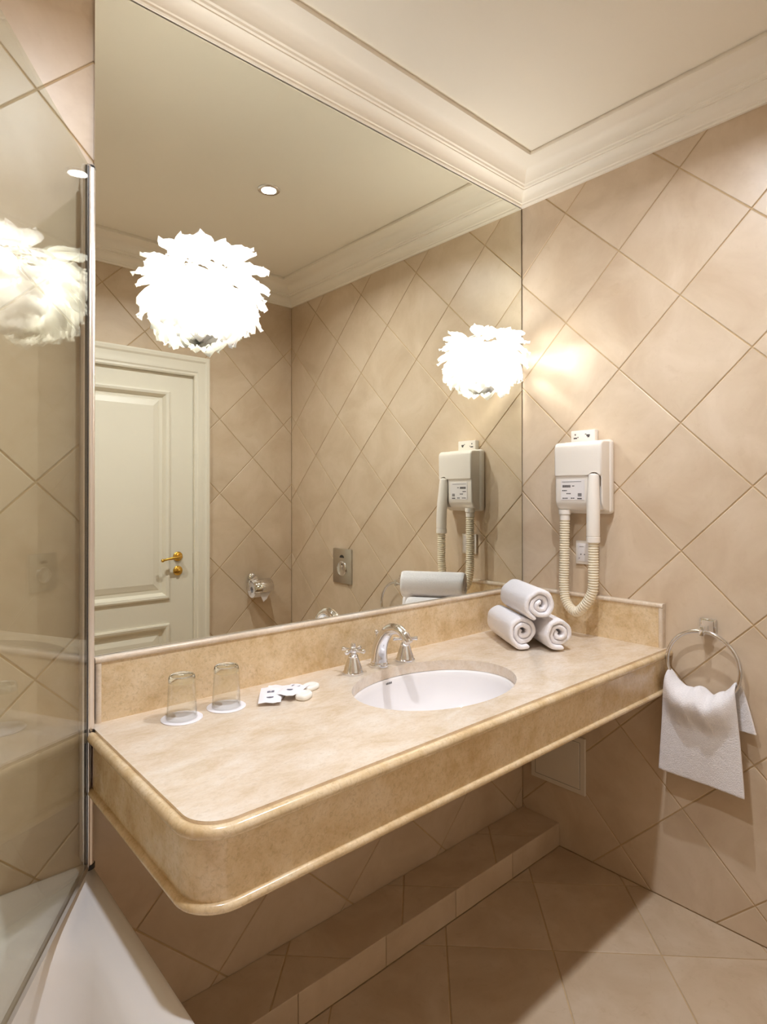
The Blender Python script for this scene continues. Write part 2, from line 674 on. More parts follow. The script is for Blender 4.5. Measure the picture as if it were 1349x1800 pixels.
# cornice, mitred round the room
prof = [(0, 0), (.010, 0), (.013, .005), (.013, .011), (.016, .014), (.018, .024), (.024, .034), (.034, .042), (.046, .046), (.046, .050), (.052, .052),
        (.054, .058), (.060, .060), (.062, .066), (.064, .070), (.070, .080), (.082, .090), (.100, .097), (.125, .102), (.149, .104), (.150, .111),
        (.146, .112), (.146, .13), (0, .13)]
mb = MB()
ring = []
for d, h in prof:
    ring.append([(-d, -d), (-d, YF + d), (XL + d, YF + d), (XL + d, -d)])
vs = [(p[0], p[1], ZCR + prof[i][1]) for i, r in enumerate(ring) for p in r]
fs = []
n = len(prof)
for i in range(n):
    for k in range(4):
        fs.append((i * 4 + k, i * 4 + (k + 1) % 4, ((i + 1) % n) * 4 + (k + 1) % 4, ((i + 1) % n) * 4 + k))
mb.add(vs, fs)
cornice = mb.build('trim_1', M['paint'])
cornice.data.polygons.foreach_set('use_smooth', [True] * len(cornice.data.polygons))
cornice.data.set_sharp_from_angle(angle=math.radians(24))
tag(cornice, 'cream moulded plaster cornice running round the ceiling', None, None, 'structure')

# door with casing
door = thing('door_1', (-1.04, YF, 0), 'white two-panel door with brass lever, reflected in the mirror', None, None, 'structure')
ys = YF - .004          # face of the door leaf
mb = MB()
sl0, sl1, st = DX0 + .004, DX1 - .004, 2.016
px0, px1 = -1.308, -.775
zz = [0.006, .16, .671, .803, 1.92, st]
# stiles and rails as separate faces around two recessed panels
mb.box((sl0, ys - .04, zz[0]), (px0, ys, zz[5])).box((px1, ys - .04, zz[0]), (sl1, ys, zz[5]))
mb.box((px0, ys - .04, zz[0]), (px1, ys, zz[1])).box((px0, ys - .04, zz[2]), (px1, ys, zz[3])).box((px0, ys - .04, zz[4]), (px1, ys, zz[5]))
leaf = mb.build('door_leaf', M['door'], door)
for z0, z1 in ((zz[1], zz[2]), (zz[3], zz[4])):
    # bolection moulding + raised field
    loops = [(0, .0), (.0, .010), (.008, .013), (.020, .010), (.030, -.004), (.034, -.012), (.050, -.012), (.056, -.009), (.085, -.001)]
    mb = MB()
    vs, fs = [], []
    for d, h in loops:
        vs += [(px0 + d, ys + h, z0 + d), (px1 - d, ys + h, z0 + d), (px1 - d, ys + h, z1 - d), (px0 + d, ys + h, z1 - d)]
    for i in range(len(loops) - 1):
        for k in range(4):
            fs.append((i * 4 + k, i * 4 + (k + 1) % 4, i * 4 + 4 + (k + 1) % 4, i * 4 + 4 + k))
    q = (len(loops) - 1) * 4
    fs.append((q, q + 1, q + 2, q + 3))
    mb.add(vs, fs).build('panel', M['door'], leaf, recalc=False)
cas = [(0, .0), (0, .016), (.006, .020), (.014, .018), (.020, .022), (.030, .022), (.046, .018), (.060, .020), (.068, .026), (.080, .028), (.086, .026), (.086, 0)]
mb = MB()
vs, fs = [], []
for d, h in cas:
    y = YF + h
    vs += [(DX1 - .002 + d - .004, y, 0), (DX1 - .006 + d, y, DZ - .006 + d * 1.25), (DX0 + .006 - d, y, DZ - .006 + d * 1.25), (DX0 + .006 - d, y, 0)]
for i in range(len(cas)):
    j = (i + 1) % len(cas)
    for k in range(3):
        fs.append((i * 4 + k, i * 4 + k + 1, j * 4 + k + 1, j * 4 + k))
mb.add(vs, fs)
mb.build('casing', M['door'], door, smooth=20)
hx, hz = -.728, 1.027
hd = MB().lathe([(.026, 0), (.026, .005), (.022, .009), (.012, .011), (.011, .02)], (hx, ys, hz), (0, 1, 0), 24).build('handle', M['brass'], leaf, smooth=40)
mb = MB().tube(catmull([(hx, ys + .018, hz), (hx, ys + .045, hz), (hx - .012, ys + .055, hz), (hx - .045, ys + .055, hz - .003), (hx - .08, ys + .052, hz - .008),
                        (hx - .098, ys + .048, hz - .012)], 5), [.009] * 8 + [.008] * 10 + [.0065] * 8, 12)
mb.ball((hx - .100, ys + .048, hz - .013), .0095)
mb.build('lever', M['brass'], hd if False else leaf, smooth=60)
MB().lathe([(.026, 0), (.026, .005), (.020, .010), (.010, .012), (.010, .022), (.006, .024)], (hx, ys, .95), (0, 1, 0), 24).build('lock', M['brass'], leaf, smooth=40)
MB().box((DX1 - .0055, ys - .02, .93), (DX1 - .0035, ys + .001, 1.04)).build('latch_plate', M['brass'], leaf)

# ------------------------------------------------------------------ recessed downlights
def downlight(x, y, watt, label, group):
    d = thing('ceiling_downlight', (x, y, ZC), label, 'downlight', group)
    MB().lathe([(.030, -.002), (.031, -.006), (.040, -.007), (.046, -.004), (.047, 0)], (x, y, ZC), n=32, cap=False).build('trim_ring', M['chrome'], d, smooth=40)
    MB().lathe([(1e-4, -.0035), (.030, -.0035)], (x, y, ZC), n=28, cap=False).build('lens', M['spot'], d)
    l = bpy.data.lights.new('downlight_beam', 'AREA')
    l.energy = watt
    l.color = WARM
    l.shape = 'DISK'
    l.size = .05
    l.spread = math.radians(151)
    lo = bpy.data.objects.new('downlight_beam', l)
    COL.objects.link(lo)
    lo.parent = d
    lo.location = (0, 0, -.0065)
    return d


downlight(-.74, -.765, DOWNLIGHT_W, 'round recessed ceiling spotlight seen lit in the mirror', 'ceiling downlights')
downlight(-1.64, -.80, DOWNLIGHT_W, 'round recessed ceiling spotlight nearest the bathtub', 'ceiling downlights')

# ------------------------------------------------------------------ mirror
MX0, MX1, MZ0, MZ1 = -1.642, -.012, .991, 2.530
mir = thing('wall_mirror', (-.82, 0, MZ0), 'large frameless mirror above the marble vanity', 'mirror')
MB().box((MX0, -.008, MZ0), (MX1, -.003, MZ1 - .004)).build('mirror_glass', M['mirror'], mir)
MB().box((MX0 + .004, -.003, MZ0), (-.004, 0, MZ1 - .0005)).build('backing', M['dark'], mir)

# ------------------------------------------------------------------ vanity counter
VX, VY, VR = -1.670, -.602, .080      # outermost left, front, corner radius


def outline(d, y_end=-.002, x_end=-.0015, seg=14):
    """counter edge inset by d: from the right wall along the front, round the corner, back to the mirror wall"""
    r = max(VR - d, .01)
    x, y = VX + d, VY + d
    pts = [(x_end, y)]
    cx, cyy = x + r, y + r
    for k in range(seg + 1):
        a = -PI / 2 - (PI / 2) * k / seg
        pts.append((cx + r * math.cos(a), cyy + r * math.sin(a)))
    pts.append((x, y_end))
    return pts


def sweep(prof, y_end=-.002, x_end=-.0015):
    rows = [outline(d, y_end, x_end) for d, z in prof]
    n, m = len(prof), len(rows[0])
    vs = [(p[0], p[1], prof[i][1]) for i in range(n) for p in rows[i]]
    fs = []
    for i in range(n):
        j = (i + 1) % n
        for k in range(m - 1):
            fs.append((i * m + k, i * m + k + 1, j * m + k + 1, j * m + k))
    fs.append(tuple(i * m for i in range(n)))
    fs.append(tuple(i * m + m - 1 for i in range(n)))
    return MB().add(vs, fs)


BX, BY, BA, BB = -.848, -.322, .259, .187
van = thing('vanity_counter', (-.83, -.3, ZT - .15), 'long cream marble vanity counter with rounded front corner', 'vanity counter')
bm = bmesh.new()
GR = .0175
ol = outline(GR)
outer = [bm.verts.new((p[0], p[1], ZT)) for p in ol] + [bm.verts.new((-.0015, -.002, ZT))]
inner = [bm.verts.new((BX + BA * math.cos(2 * PI * k / 64), BY + BB * math.sin(2 * PI * k / 64), ZT)) for k in range(64)]
ed = []
for loop in (outer, inner):
    for k in range(len(loop)):
        ed.append(bm.edges.new((loop[k], loop[(k + 1) % len(loop)])))
bmesh.ops.triangle_fill(bm, use_beauty=True, use_dissolve=False, edges=ed)
ret = bmesh.ops.extrude_face_region(bm, geom=list(bm.faces))
bmesh.ops.translate(bm, verts=[g for g in ret['geom'] if isinstance(g, bmesh.types.BMVert)], vec=(0, 0, -.03))
MB().from_bm(bm).build('counter_top', M['marble_top'], van, smooth=30)
# rounded nosing (drops 2 mm behind the groove), apron, lower half-round
nose = [(GR + .0005, ZT - .006)]
for k in range(11):
    a = PI * .5 + PI * k / 10
    nose.append((.0115 + .0115 * math.cos(a), ZT - .0150 + .0115 * math.sin(a)))
nose.append((GR + .0005, ZT - .0265))
sweep(nose, y_end=-.056).build('nosing', M['marble'], van, smooth=40)
AZ = ZT - .0265
LZ = .700
sweep([(.0120, AZ), (.0120, LZ + .017), (.034, LZ + .017), (.034, AZ)], y_end=-.06).build('apron', M['marble'], van, smooth=40)
low = [(.014, LZ + .018)]
for k in range(9):
    a = PI * .5 + PI * k / 8
    low.append((.0105 + .0085 * math.cos(a), LZ + .009 + .0085 * math.sin(a)))
low.append((.036, LZ + .0005))
low.append((.036, LZ + .018))
sweep(low, y_end=-.056).build('lower_moulding', M['marble'], van, smooth=40)
# backsplash along the mirror and along the right wall, each with a rounded cap
SZ = .990
bs = MB().box((-1.640, -.019, ZT), (-.0235, -.001, SZ - .014)).build('backsplash', M['marble'], van)


def cap_profile(t):
    out = [(0, 0)]
    for k in range(9):
        a = -PI / 2 + PI * k / 8
        out.append((t - .005 + .005 * math.cos(a), .007 + .007 * math.sin(a)))
    out.append((0, .014))
    return out


def bar(p, q, out_dir, up, prof):
    p, q, o, u = Vector(p), Vector(q), Vector(out_dir), Vector(up)
    n = len(prof)
    vs = [p + o * a + u * b for a, b in prof] + [q + o * a + u * b for a, b in prof]
    fs = [(i, (i + 1) % n, n + (i + 1) % n, n + i) for i in range(n)] + [tuple(range(n)), tuple(range(n, 2 * n))]
    return MB().add(vs, fs)


bar((-1.643, -.001, SZ - .014), (-.001, -.001, SZ - .014), (0, -1, 0), (0, 0, 1), cap_profile(.023)).build('splash_cap', M['marble_top'], bs, smooth=35)
bar((-1.6285, -.001, ZT), (-1.6285, -.001, SZ - .014), (0, -1, 0), (-1, 0, 0), cap_profile(.023)).build('end_cap', M['marble_top'], bs, smooth=35)
ss = MB().box((-.0195, -.563, ZT), (-.001, -.019, SZ - .014)).build('side_splash', M['marble'], van)
bar((-.001, -.5775, SZ - .014), (-.001, -.018, SZ - .014), (-1, 0, 0), (0, 0, 1), cap_profile(.024)).build('splash_cap', M['marble_top'], ss, smooth=35)
bar((-.001, -.5635, ZT), (-.001, -.5635, SZ - .014), (-1, 0, 0), (0, -1, 0), cap_profile(.024)).build('end_cap', M['marble_top'], ss, smooth=35)
# board closing the hollow apron from below, cut out for the bowl
bm = bmesh.new()
outer = [bm.verts.new((p[0], p[1], LZ + .014)) for p in outline(.037, y_end=-.06)] + [bm.verts.new((-.0015, -.06, LZ + .014))]
inner = [bm.verts.new((BX + (BA + .03) * math.cos(2 * PI * k / 40), BY + (BB + .03) * math.sin(2 * PI * k / 40), LZ + .014)) for k in range(40)]
ed = []
for loop in (outer, inner):
    for k in range(len(loop)):
        ed.append(bm.edges.new((loop[k], loop[(k + 1) % len(loop)])))
bmesh.ops.triangle_fill(bm, use_beauty=True, use_dissolve=False, edges=ed)
ret = bmesh.ops.extrude_face_region(bm, geom=list(bm.faces))
bmesh.ops.translate(bm, verts=[g for g in ret['geom'] if isinstance(g, bmesh.types.BMVert)], vec=(0, 0, .006))
MB().from_bm(bm).build('underside', M['grout'], van)

# ------------------------------------------------------------------ wash basin
bas = thing('wash_basin', (BX, BY, ZT - .19), 'oval white ceramic wash basin set under the marble counter', 'basin')
mb = MB()
zr = ZT - .031
rings = [(1.045, zr - .012), (1.05, zr), (.985, zr), (.965, zr - .005), (.955, zr - .02), (.935, zr - .05), (.88, zr - .085), (.78, zr - .115), (.62, zr - .135),
         (.42, zr - .147), (.2, zr - .152), (.085, zr - .153)]
n = 56
vs, fs = [], []
for s_, z in rings:
    for k in range(n):
        a = 2 * PI * k / n
        vs.append((BX + BA * s_ * math.cos(a), BY + (BB * s_) * math.sin(a), z))
for i in range(len(rings) - 1):
    for k in range(n):
        fs.append((i * n + k, i * n + (k + 1) % n, (i + 1) * n + (k + 1) % n, (i + 1) * n + k))
mb.add(vs, fs).build('bowl', M['porcelain'], bas, smooth=50, recalc=False)
MB().lathe([(.023, -.001), (.023, .002), (.018, .003), (.016, .001), (1e-4, .001)], (BX, BY, zr - .153), n=24, cap=False).build('drain', M['chrome'], bas, smooth=40)


def on_bowl(ang, z):
    for (s0, z0), (s1, z1) in zip(rings[3:], rings[4:]):
        if z1 <= z <= z0:
            s_ = s0 + (s1 - s0) * (z0 - z) / (z0 - z1)
            return Vector((BX + BA * s_ * math.cos(ang), BY + BB * s_ * math.sin(ang), z))


mb = MB()
a0 = math.radians(91)
for k in range(6):
    a1, a2 = a0 + k * .0165 + .001, a0 + k * .0165 + .0125
    zt, zb = zr - .0075 - (.0008 if k % 2 else 0), zr - .0135
    q = [on_bowl(a1, zt), on_bowl(a2, zt), on_bowl(a2, zb), on_bowl(a1, zb)]
    c_ = Vector((BX, BY, zr - .02))
    mb.add([p + (c_ - p).normalized() * .0008 for p in q], [(0, 1, 2, 3)])
mb.build('logo', M['print'], bas, recalc=False)

# ------------------------------------------------------------------ faucet
FX, FY = -.864, -.100
fa = thing('basin_faucet', (FX, FY, ZT), 'chrome three-hole faucet with cross handles behind the basin', 'faucet')
sp = MB().lathe([(.030, 0), (.030, .006), (.0265, .009), (.0265, .013), (.024, .016)], (FX, FY, ZT), n=28).build('spout_base', M['chrome'], fa, smooth=40)
path = catmull([(FX, FY, ZT + .012), (FX, FY - .002, ZT + .05), (FX, FY - .016, ZT + .085), (FX, FY - .045, ZT + .115), (FX, FY - .080, ZT + .124), (FX, FY - .108, ZT + .114),
                (FX, FY - .122, ZT + .098)], 5)
m = len(path)
rad = [.0255 - (.0255 - .0135) * min(1, (i / (m - 1)) * 1.25) for i in range(m)]
MB().tube(path, rad, 20, flat=1.0, up=(1, 0, 0)).build('spout', M['chrome'], fa, smooth=50)
MB().lathe([(.0142, 0), (.0142, .008), (.0125, .012)], path[-1] - Vector((0, -.001, -.004)), (path[-1] - path[-2]), 18).build('aerator', M['chrome'], fa, smooth=40)
MB().tube([(FX + .020, FY + .036, ZT), (FX + .020, FY + .036, ZT + .088)], .0023, 8).ball((FX + .020, FY + .036, ZT + .094), .0068).build('popup_rod', M['chrome'], fa, smooth=60)
for hx_, rot in ((FX - .107, .35), (FX + .100, .95)):
    c = (hx_, FY - .008, ZT)
    hb = MB().lathe([(.0305, 0), (.0305, .006), (.027, .010), (.0265, .014), (.021, .030), (.0155, .046), (.0145, .048), (.0155, .051), (.012, .056), (.009, .058), (.009, .066)],
                    c, n=28).build('handle', M['chrome'], fa, smooth=35)
    mb = MB().ball((c[0], c[1], ZT + .068), .0125, 16).lathe([(.006, 0), (.008, .006), (.006, .011), (1e-4, .012)], (c[0], c[1], ZT + .076), n=14)
    for k in range(4):
        a = rot + k * PI / 2
        d = Vector((math.cos(a), math.sin(a), 0))
        o_ = Vector((c[0], c[1], ZT + .068))
        mb.tube([o_ + d * .008, o_ + d * .019, o_ + d * .031, o_ + d * .036, o_ + d * .039], [.006, .0046, .006, .007, .0045], 12)
    mb.build('cross_grip', M['chrome'], hb, smooth=50)

# ------------------------------------------------------------------ leaf lamps mounted on the mirror
def petal_mesh(seed):
    rnd = random.Random(seed)
    nu, nv = 4, 8
    Lh, Wd = .088, .062
    vs, fs = [], []
    prof_w = [.35, .62, .84, .97, 1.0, .95, .80, .50, .06]
    for j in range(nv + 1):
        t = j / nv
        for i in range(nu + 1):
            s_ = i / nu * 2 - 1
            w = Wd * .5 * prof_w[j]
            x = s_ * w
            y = Lh * t
            z = .012 * math.sin(t * 2.4) - .010 * s_ * s_ * (1 - .3 * t) + rnd.uniform(-.0016, .0016) + .006 * t * t * rnd.choice((-1, 1)) * .6
            vs.append((x, y, z))
    for j in range(nv):
        for i in range(nu):
            a = j * (nu + 1) + i
            fs.append((a, a + 1, a + nu + 2, a + nu + 1))
    me = bpy.data.meshes.new('petal')
    me.from_pydata(vs, [], fs)
    me.polygons.foreach_set('use_smooth', [True] * len(me.polygons))
    me.materials.append(M['petal'])
    return me


PETALS = [petal_mesh(k) for k in range(6)]


def leaf_lamp(x, z, seed, label):
    rnd = random.Random(seed)
    y0 = -.008
    lamp = thing('leaf_lamp', (x, y0, z), label, 'wall lamp', 'leaf lamps on the mirror')
    MB().lathe([(.045, 0), (.045, .006), (.040, .010), (.012, .012), (.012, .035), (1e-4, .035)], (x, y0, z), (0, -1, 0), 28, cap=False).build('wall_plate', M['plastic'], lamp, smooth=40)
    MB().ball((x, y0 - .060, z + .014), .026, 16).build('bulb', M['bulb'], lamp, smooth=180)
    # wire cage that holds the petals
    mb = MB()
    R0 = .096
    cz = Vector((x, y0 - .016, z))
    for th in (35, 65, 95, 125, 150):
        t = math.radians(th)
        pts = []
        for k in range(13):
            ph = math.radians(-84 + 168 * k / 12)
            pts.append(cz + Vector((R0 * math.sin(t) * math.sin(ph), -R0 * math.sin(t) * math.cos(ph), R0 * math.cos(t))))
        mb.tube(pts, .0012, 5)
    for ph in (-60, 0, 60):
        p_ = math.radians(ph)
        pts = []
        for k in range(13):
            t = math.radians(10 + 155 * k / 12)
            pts.append(cz + Vector((R0 * math.sin(t) * math.sin(p_), -R0 * math.sin(t) * math.cos(p_), R0 * math.cos(t))))
        mb.tube(pts, .0012, 5)
    mb.build('wire_cage', M['plastic'], lamp, smooth=180)
    rows = [(34, 8, 84, .46), (48, 10, 86, .46), (62, 11, 86, .46), (76, 12, 86, .44), (90, 12, 86, .40), (104, 12, 86, .35), (118, 11, 86, .28), (132, 9, 84, .20),
            (146, 7, 80, .10), (158, 5, 74, .04), (168, 3, 60, .0)]
    for ri, (th, cnt, span, al) in enumerate(rows):
        for k in range(cnt):
            ph = -span + 2 * span * (k + (.25 if ri % 2 else .75) * .8 + .1) / cnt if cnt > 1 else 0
            ph = max(-86, min(86, ph + rnd.uniform(-5, 5)))
            t = math.radians(th + rnd.uniform(-5, 5))
            p_ = math.radians(ph)
            nn = Vector((math.sin(t) * math.sin(p_), -math.sin(t) * math.cos(p_), math.cos(t)))
            dn = Vector((math.cos(t) * math.sin(p_), -math.cos(t) * math.cos(p_), -math.sin(t)))
            if th < 40:
                dn = (dn + Vector((math.sin(p_), -math.cos(p_), 0)) * .5).normalized()
            a_ = al + rnd.uniform(-.10, .12)
            dr = (dn * math.cos(a_) + nn * math.sin(a_)).normalized()
            wv = dr.cross(nn).normalized()
            nv_ = wv.cross(dr).normalized()
            rr = R0 * (1 - .06 * max(0, (th - 90) / 90))
            base = cz + nn * rr
            sc = rnd.uniform(.84, 1.1) * (1.0 if th < 125 else .80)
            mt = Matrix((wv * sc, dr * sc, nv_ * sc)).transposed().to_4x4()
            # keep clear of the mirror
            tipy = min(base.y, (base + dr * .078 * sc).y)
            mt.translation = base - Vector((x, y0, z))
            hi = max((mt @ v.co).y for v in PETALS[k % 6].vertices)
            if hi > -.002:
                mt.translation.y -= hi + .002
            o = bpy.data.objects.new('petal', PETALS[(k * 5 + ri) % 6])
            COL.objects.link(o)
            o.parent = lamp
            o.matrix_local = mt
    l = bpy.data.lights.new('lamp_glow', 'POINT')
    l.energy = SCONCE_W
    l.color = SCONCE_C
    l.shadow_soft_size = .055
    lo = bpy.data.objects.new('lamp_glow', l)
    COL.objects.link(lo)
    lo.parent = lamp
    lo.location = (0, -.060, .014)


leaf_lamp(-1.385, 1.870, 3, 'lit white leaf-petal lamp on the mirror nearest the glass bath screen')
leaf_lamp(-.256, 1.874, 11, 'lit white leaf-petal lamp at the mirror edge above the hair dryer')

# ------------------------------------------------------------------ hair dryer
hd = thing('hair_dryer', (0, -.3, 1.29), 'white wall-mounted hair dryer with corrugated hose', 'hair dryer')
MB().rbox((-.036, -.402, 1.288), (-.0005, -.203, 1.556), .014, 5).build('back_shell', M['plastic'], hd, smooth=50)
prof_s = [(-.030, 1.296), (-.055, 1.297), (-.070, 1.306), (-.082, 1.322), (-.0855, 1.335), (-.0860, 1.424), (-.0915, 1.4285), (-.0925, 1.515)]
for k in range(5):
    a = PI / 2 * k / 4
    prof_s.append((-.0725 - .020 * math.cos(a), 1.530 + .020 * math.sin(a)))
prof_s.append((-.030, 1.5515))
bm = bmesh.new()
A = [bm.verts.new((p[0], -.209, p[1])) for p in prof_s]
B = [bm.verts.new((p[0], -.398, p[1])) for p in prof_s]
fa_ = bm.faces.new(A)
fb_ = bm.faces.new(list(reversed(B)))
for i in range(len(A)):
    j = (i + 1) % len(A)
    bm.faces.new((A[j], A[i], B[i], B[j]))
bmesh.ops.recalc_face_normals(bm, faces=bm.faces)
es = [e for e in bm.edges if (e in fa_.edges or e in fb_.edges)]
bmesh.ops.bevel(bm, geom=es, offset=.0165, segments=5, profile=.5, affect='EDGES', clamp_overlap=True)
housing = MB().from_bm(bm).build('housing', M['plastic'], hd, smooth=35)
# slot with a round top that holds the hand piece
HY = -.368
cb = MB()
sec = [(HY + .026 * math.cos(PI * k / 16), 1.412 + .026 * math.sin(PI * k / 16)) for k in range(17)]
sec = [(HY + .026, 1.25)] + sec + [(HY - .026, 1.25)]
n = len(sec)
cb.add([(-.13, p[0], p[1]) for p in sec] + [(-.068, p[0], p[1]) for p in sec],
       [tuple(range(n)), tuple(range(n, 2 * n))] + [(i, (i + 1) % n, n + (i + 1) % n, n + i) for i in range(n)])
cutter = cb.build('slot_cutter', M['plastic'], hd)
bo = housing.modifiers.new('slot', 'BOOLEAN')
bo.operation = 'DIFFERENCE'
bo.solver = 'EXACT'
bo.object = cutter
bpy.context.view_layer.update()
new_me = bpy.data.meshes.new_from_object(housing.evaluated_get(bpy.context.evaluated_depsgraph_get()))
housing.modifiers.clear()
housing.data = new_me
new_me.polygons.foreach_set('use_smooth', [True] * len(new_me.polygons))
new_me.set_sharp_from_angle(angle=math.radians(35))
bpy.data.objects.remove(cutter)
hp = [(-.086, HY, 1.430), (-.088, HY, 1.418), (-.092, HY, 1.37), (-.097, HY - .002, 1.31), (-.100, HY - .003, 1.25), (-.100, HY - .003, 1.212)]
hp = catmull(hp, 4)
n = len(hp)
MB().tube(hp, [.011, .0165] + [.0185 + .0045 * min(1, i / 9) for i in range(n - 2)], 20).build('hand_piece', M['plastic'], hd, smooth=50)
HB = Vector((-.100, HY - .003, 1.212))
MB().lathe([(.0215, .001), (.0215, -.002), (.0235, -.004), (.0235, -.022), (.020, -.024)], HB, n=22).build('hose_collar', M['plastic'], hd, smooth=40)
HA = Vector((-.064, -.237, 1.298))
MB().lathe([(.022, .004), (.022, -.012), (.0185, -.016), (.0185, -.034), (.0165, -.036)], HA, n=20).build('hose_collar', M['plastic'], hd, smooth=40)
hose_path = [HA + Vector((0, 0, -.030)), HA + Vector((-.001, .001, -.10)), HA + Vector((-.002, .002, -.20)), HA + Vector((-.006, .001, -.28)), HA + Vector((-.014, -.014, -.335)),
             HA + Vector((-.026, -.058, -.364)), Vector((-.098, -.335, .962)), HB + Vector((.002, .006, -.20)), HB + Vector((0, .000, -.14)), HB + Vector((0, 0, -.08)), HB + Vector((0, 0, -.020))]
cp = catmull(hose_path, 40)
# resample at even spacing
ln = [0]
for a, b in zip(cp[:-1], cp[1:]):
    ln.append(ln[-1] + (b - a).length)
cnt = int(ln[-1] / .0023)
ev, k = [], 0
for i in range(cnt + 1):
    t = ln[-1] * i / cnt
    while k < len(ln) - 2 and ln[k + 1] < t:
        k += 1
    u = (t - ln[k]) / max(1e-9, ln[k + 1] - ln[k])
    ev.append(cp[k].lerp(cp[k + 1], u))
MB().tube(ev, [(.0142, .0178, .0184, .0178)[i % 4] for i in range(len(ev))], 16).build('hose', M['hose'], hd, smooth=50)
# mounting bracket with pictograms above the housing
br = MB().rbox((-.026, -.338, 1.552), (-.0005, -.240, 1.597), .003, 2).build('bracket', M['plastic'], hd, smooth=40)


def marks(name, x, rects, parent):
    mb = MB()
    for (ya, za, yb, zb) in rects:
        mb.box((x - .0004, ya, za), (x + .0006, yb, zb))
    return mb.build(name, M['print'], parent)


marks('pictogram', -.026, [(-.252, 1.566, -.266, 1.571), (-.256, 1.579, -.261, 1.585), (-.268, 1.569, -.271, 1.574), (-.304, 1.574, -.318, 1.580), (-.308, 1.569, -.316, 1.574), (-.298, 1.580, -.304, 1.583)], br)
LB = MB().rbox((-.0870, -.330, 1.338), (-.0850, -.234, 1.412), .0006, 1).build('label', M['label'], housing)
rr = [(-.240, 1.404, -.318, 1.4055)]
rnd = random.Random(5)
y = -.242
while y > -.272:
    w = rnd.uniform(.0018, .0032)
    rr.append((y, 1.384, y - w, 1.393))
    y -= w + .0009
rr += [(-.281, 1.388, -.290, 1.391)]
for (ya, zt, nn_) in ((-.241, 1.371, 3), (-.258, 1.360, 3), (-.242, 1.343, 4), (-.276, 1.343, 2)):
    y = ya
    for q in range(nn_):
        w = rnd.uniform(.003, .007)
        rr.append((y, zt, y - w, zt + .0035))
        y -= w + .0015
for q in range(3):
    rr.append((-.304, 1.352 + q * .004, -.319, 1.3545 + q * .004))
rr.append((-.302, 1.3415, -.320, 1.3455))
marks('label_print', -.0870, rr, LB)

# ------------------------------------------------------------------ wall socket behind the hose
so = thing('wall_socket', (0, -.29, 1.10), 'small white wall socket behind the hair dryer hose', 'socket')
pl = MB().rbox((-.010, -.331, 1.098), (-.0005, -.249, 1.186), .003, 2).build('cover_plate', M['plastic'], so, smooth=40)
MB().rbox((-.0125, -.322, 1.108), (-.0095, -.258, 1.176), .002, 2).build('insert', M['label'], so, smooth=40)
marks('socket_slot', -.0127, [(-.266, 1.163, -.284, 1.1645), (-.2705, 1.133, -.2745, 1.137), (-.285, 1.133, -.289, 1.137), (-.264, 1.119, -.267, 1.122)], so)

# ------------------------------------------------------------------ access hatch below the counter
ha = thing('access_hatch', (0, -.166, .235), 'small square white access hatch on the wall below the counter', 'hatch')
MB().rbox((-.010, -.284, .234), (-.0005, -.048, .446), .0015, 1).build('hatch_frame', M['hatch'], ha)
MB().rbox((-.0125, -.262, .254), (-.0098, -.070, .426), .0012, 1).build('hatch_door', M['hatch'], ha)
marks('hatch_gap', -.0100, [(-.068, .252, -.069, .428), (-.263, .252, -.264, .428), (-.068, .252, -.264, .253), (-.068, .427, -.264, .428)], ha)

# ------------------------------------------------------------------ towel ring and hand towel
RX, RY, RZ, RR = -.056, -.715, .820, .108
tr = thing('towel_ring', (0, RY, RZ + RR), 'chrome towel ring on the tiled wall beside the counter', 'towel ring')
MB().rbox((-.012, RY - .024, .913), (-.0005, RY + .024, .961), .003, 2).build('base_plate', M['chrome'], tr, smooth=40)
mb = MB()
q0 = [(-.010, -.019, .918), (-.010, .019, .918), (-.010, .019, .956), (-.010, -.019, .956)]
q1 = [(-.034, -.010, .922), (-.034, .010, .922), (-.034, .010, .944), (-.034, -.010, .944)]
q2 = [(-.060, -.0085, .919), (-.060, .0085, .919), (-.060, .0085, .938), (-.060, -.0085, .938)]
mb.add([(p[0], RY + p[1], p[2]) for p in q0 + q1 + q2], [(0, 1, 2, 3), (8, 9, 10, 11)] + [(a + i, a + (i + 1) % 4, a + 4 + (i + 1) % 4, a + 4 + i) for a in (0, 4) for i in range(4)])
mb.build('post', M['chrome'], tr)
MB().rbox((-.063, RY - .007, .914), (-.049, RY + .007, .944), .002, 2).build('clip', M['chrome'], tr, smooth=40)
pts = [(RX, RY + RR * math.sin(2 * PI * k / 64), RZ + RR * math.cos(2 * PI * k / 64)) for k in range(64)]
MB().tube(pts, .0062, 10, closed=True, up=(1, 0, 0)).build('ring', M['chrome'], tr, smooth=60)

rnd = random.Random(2)


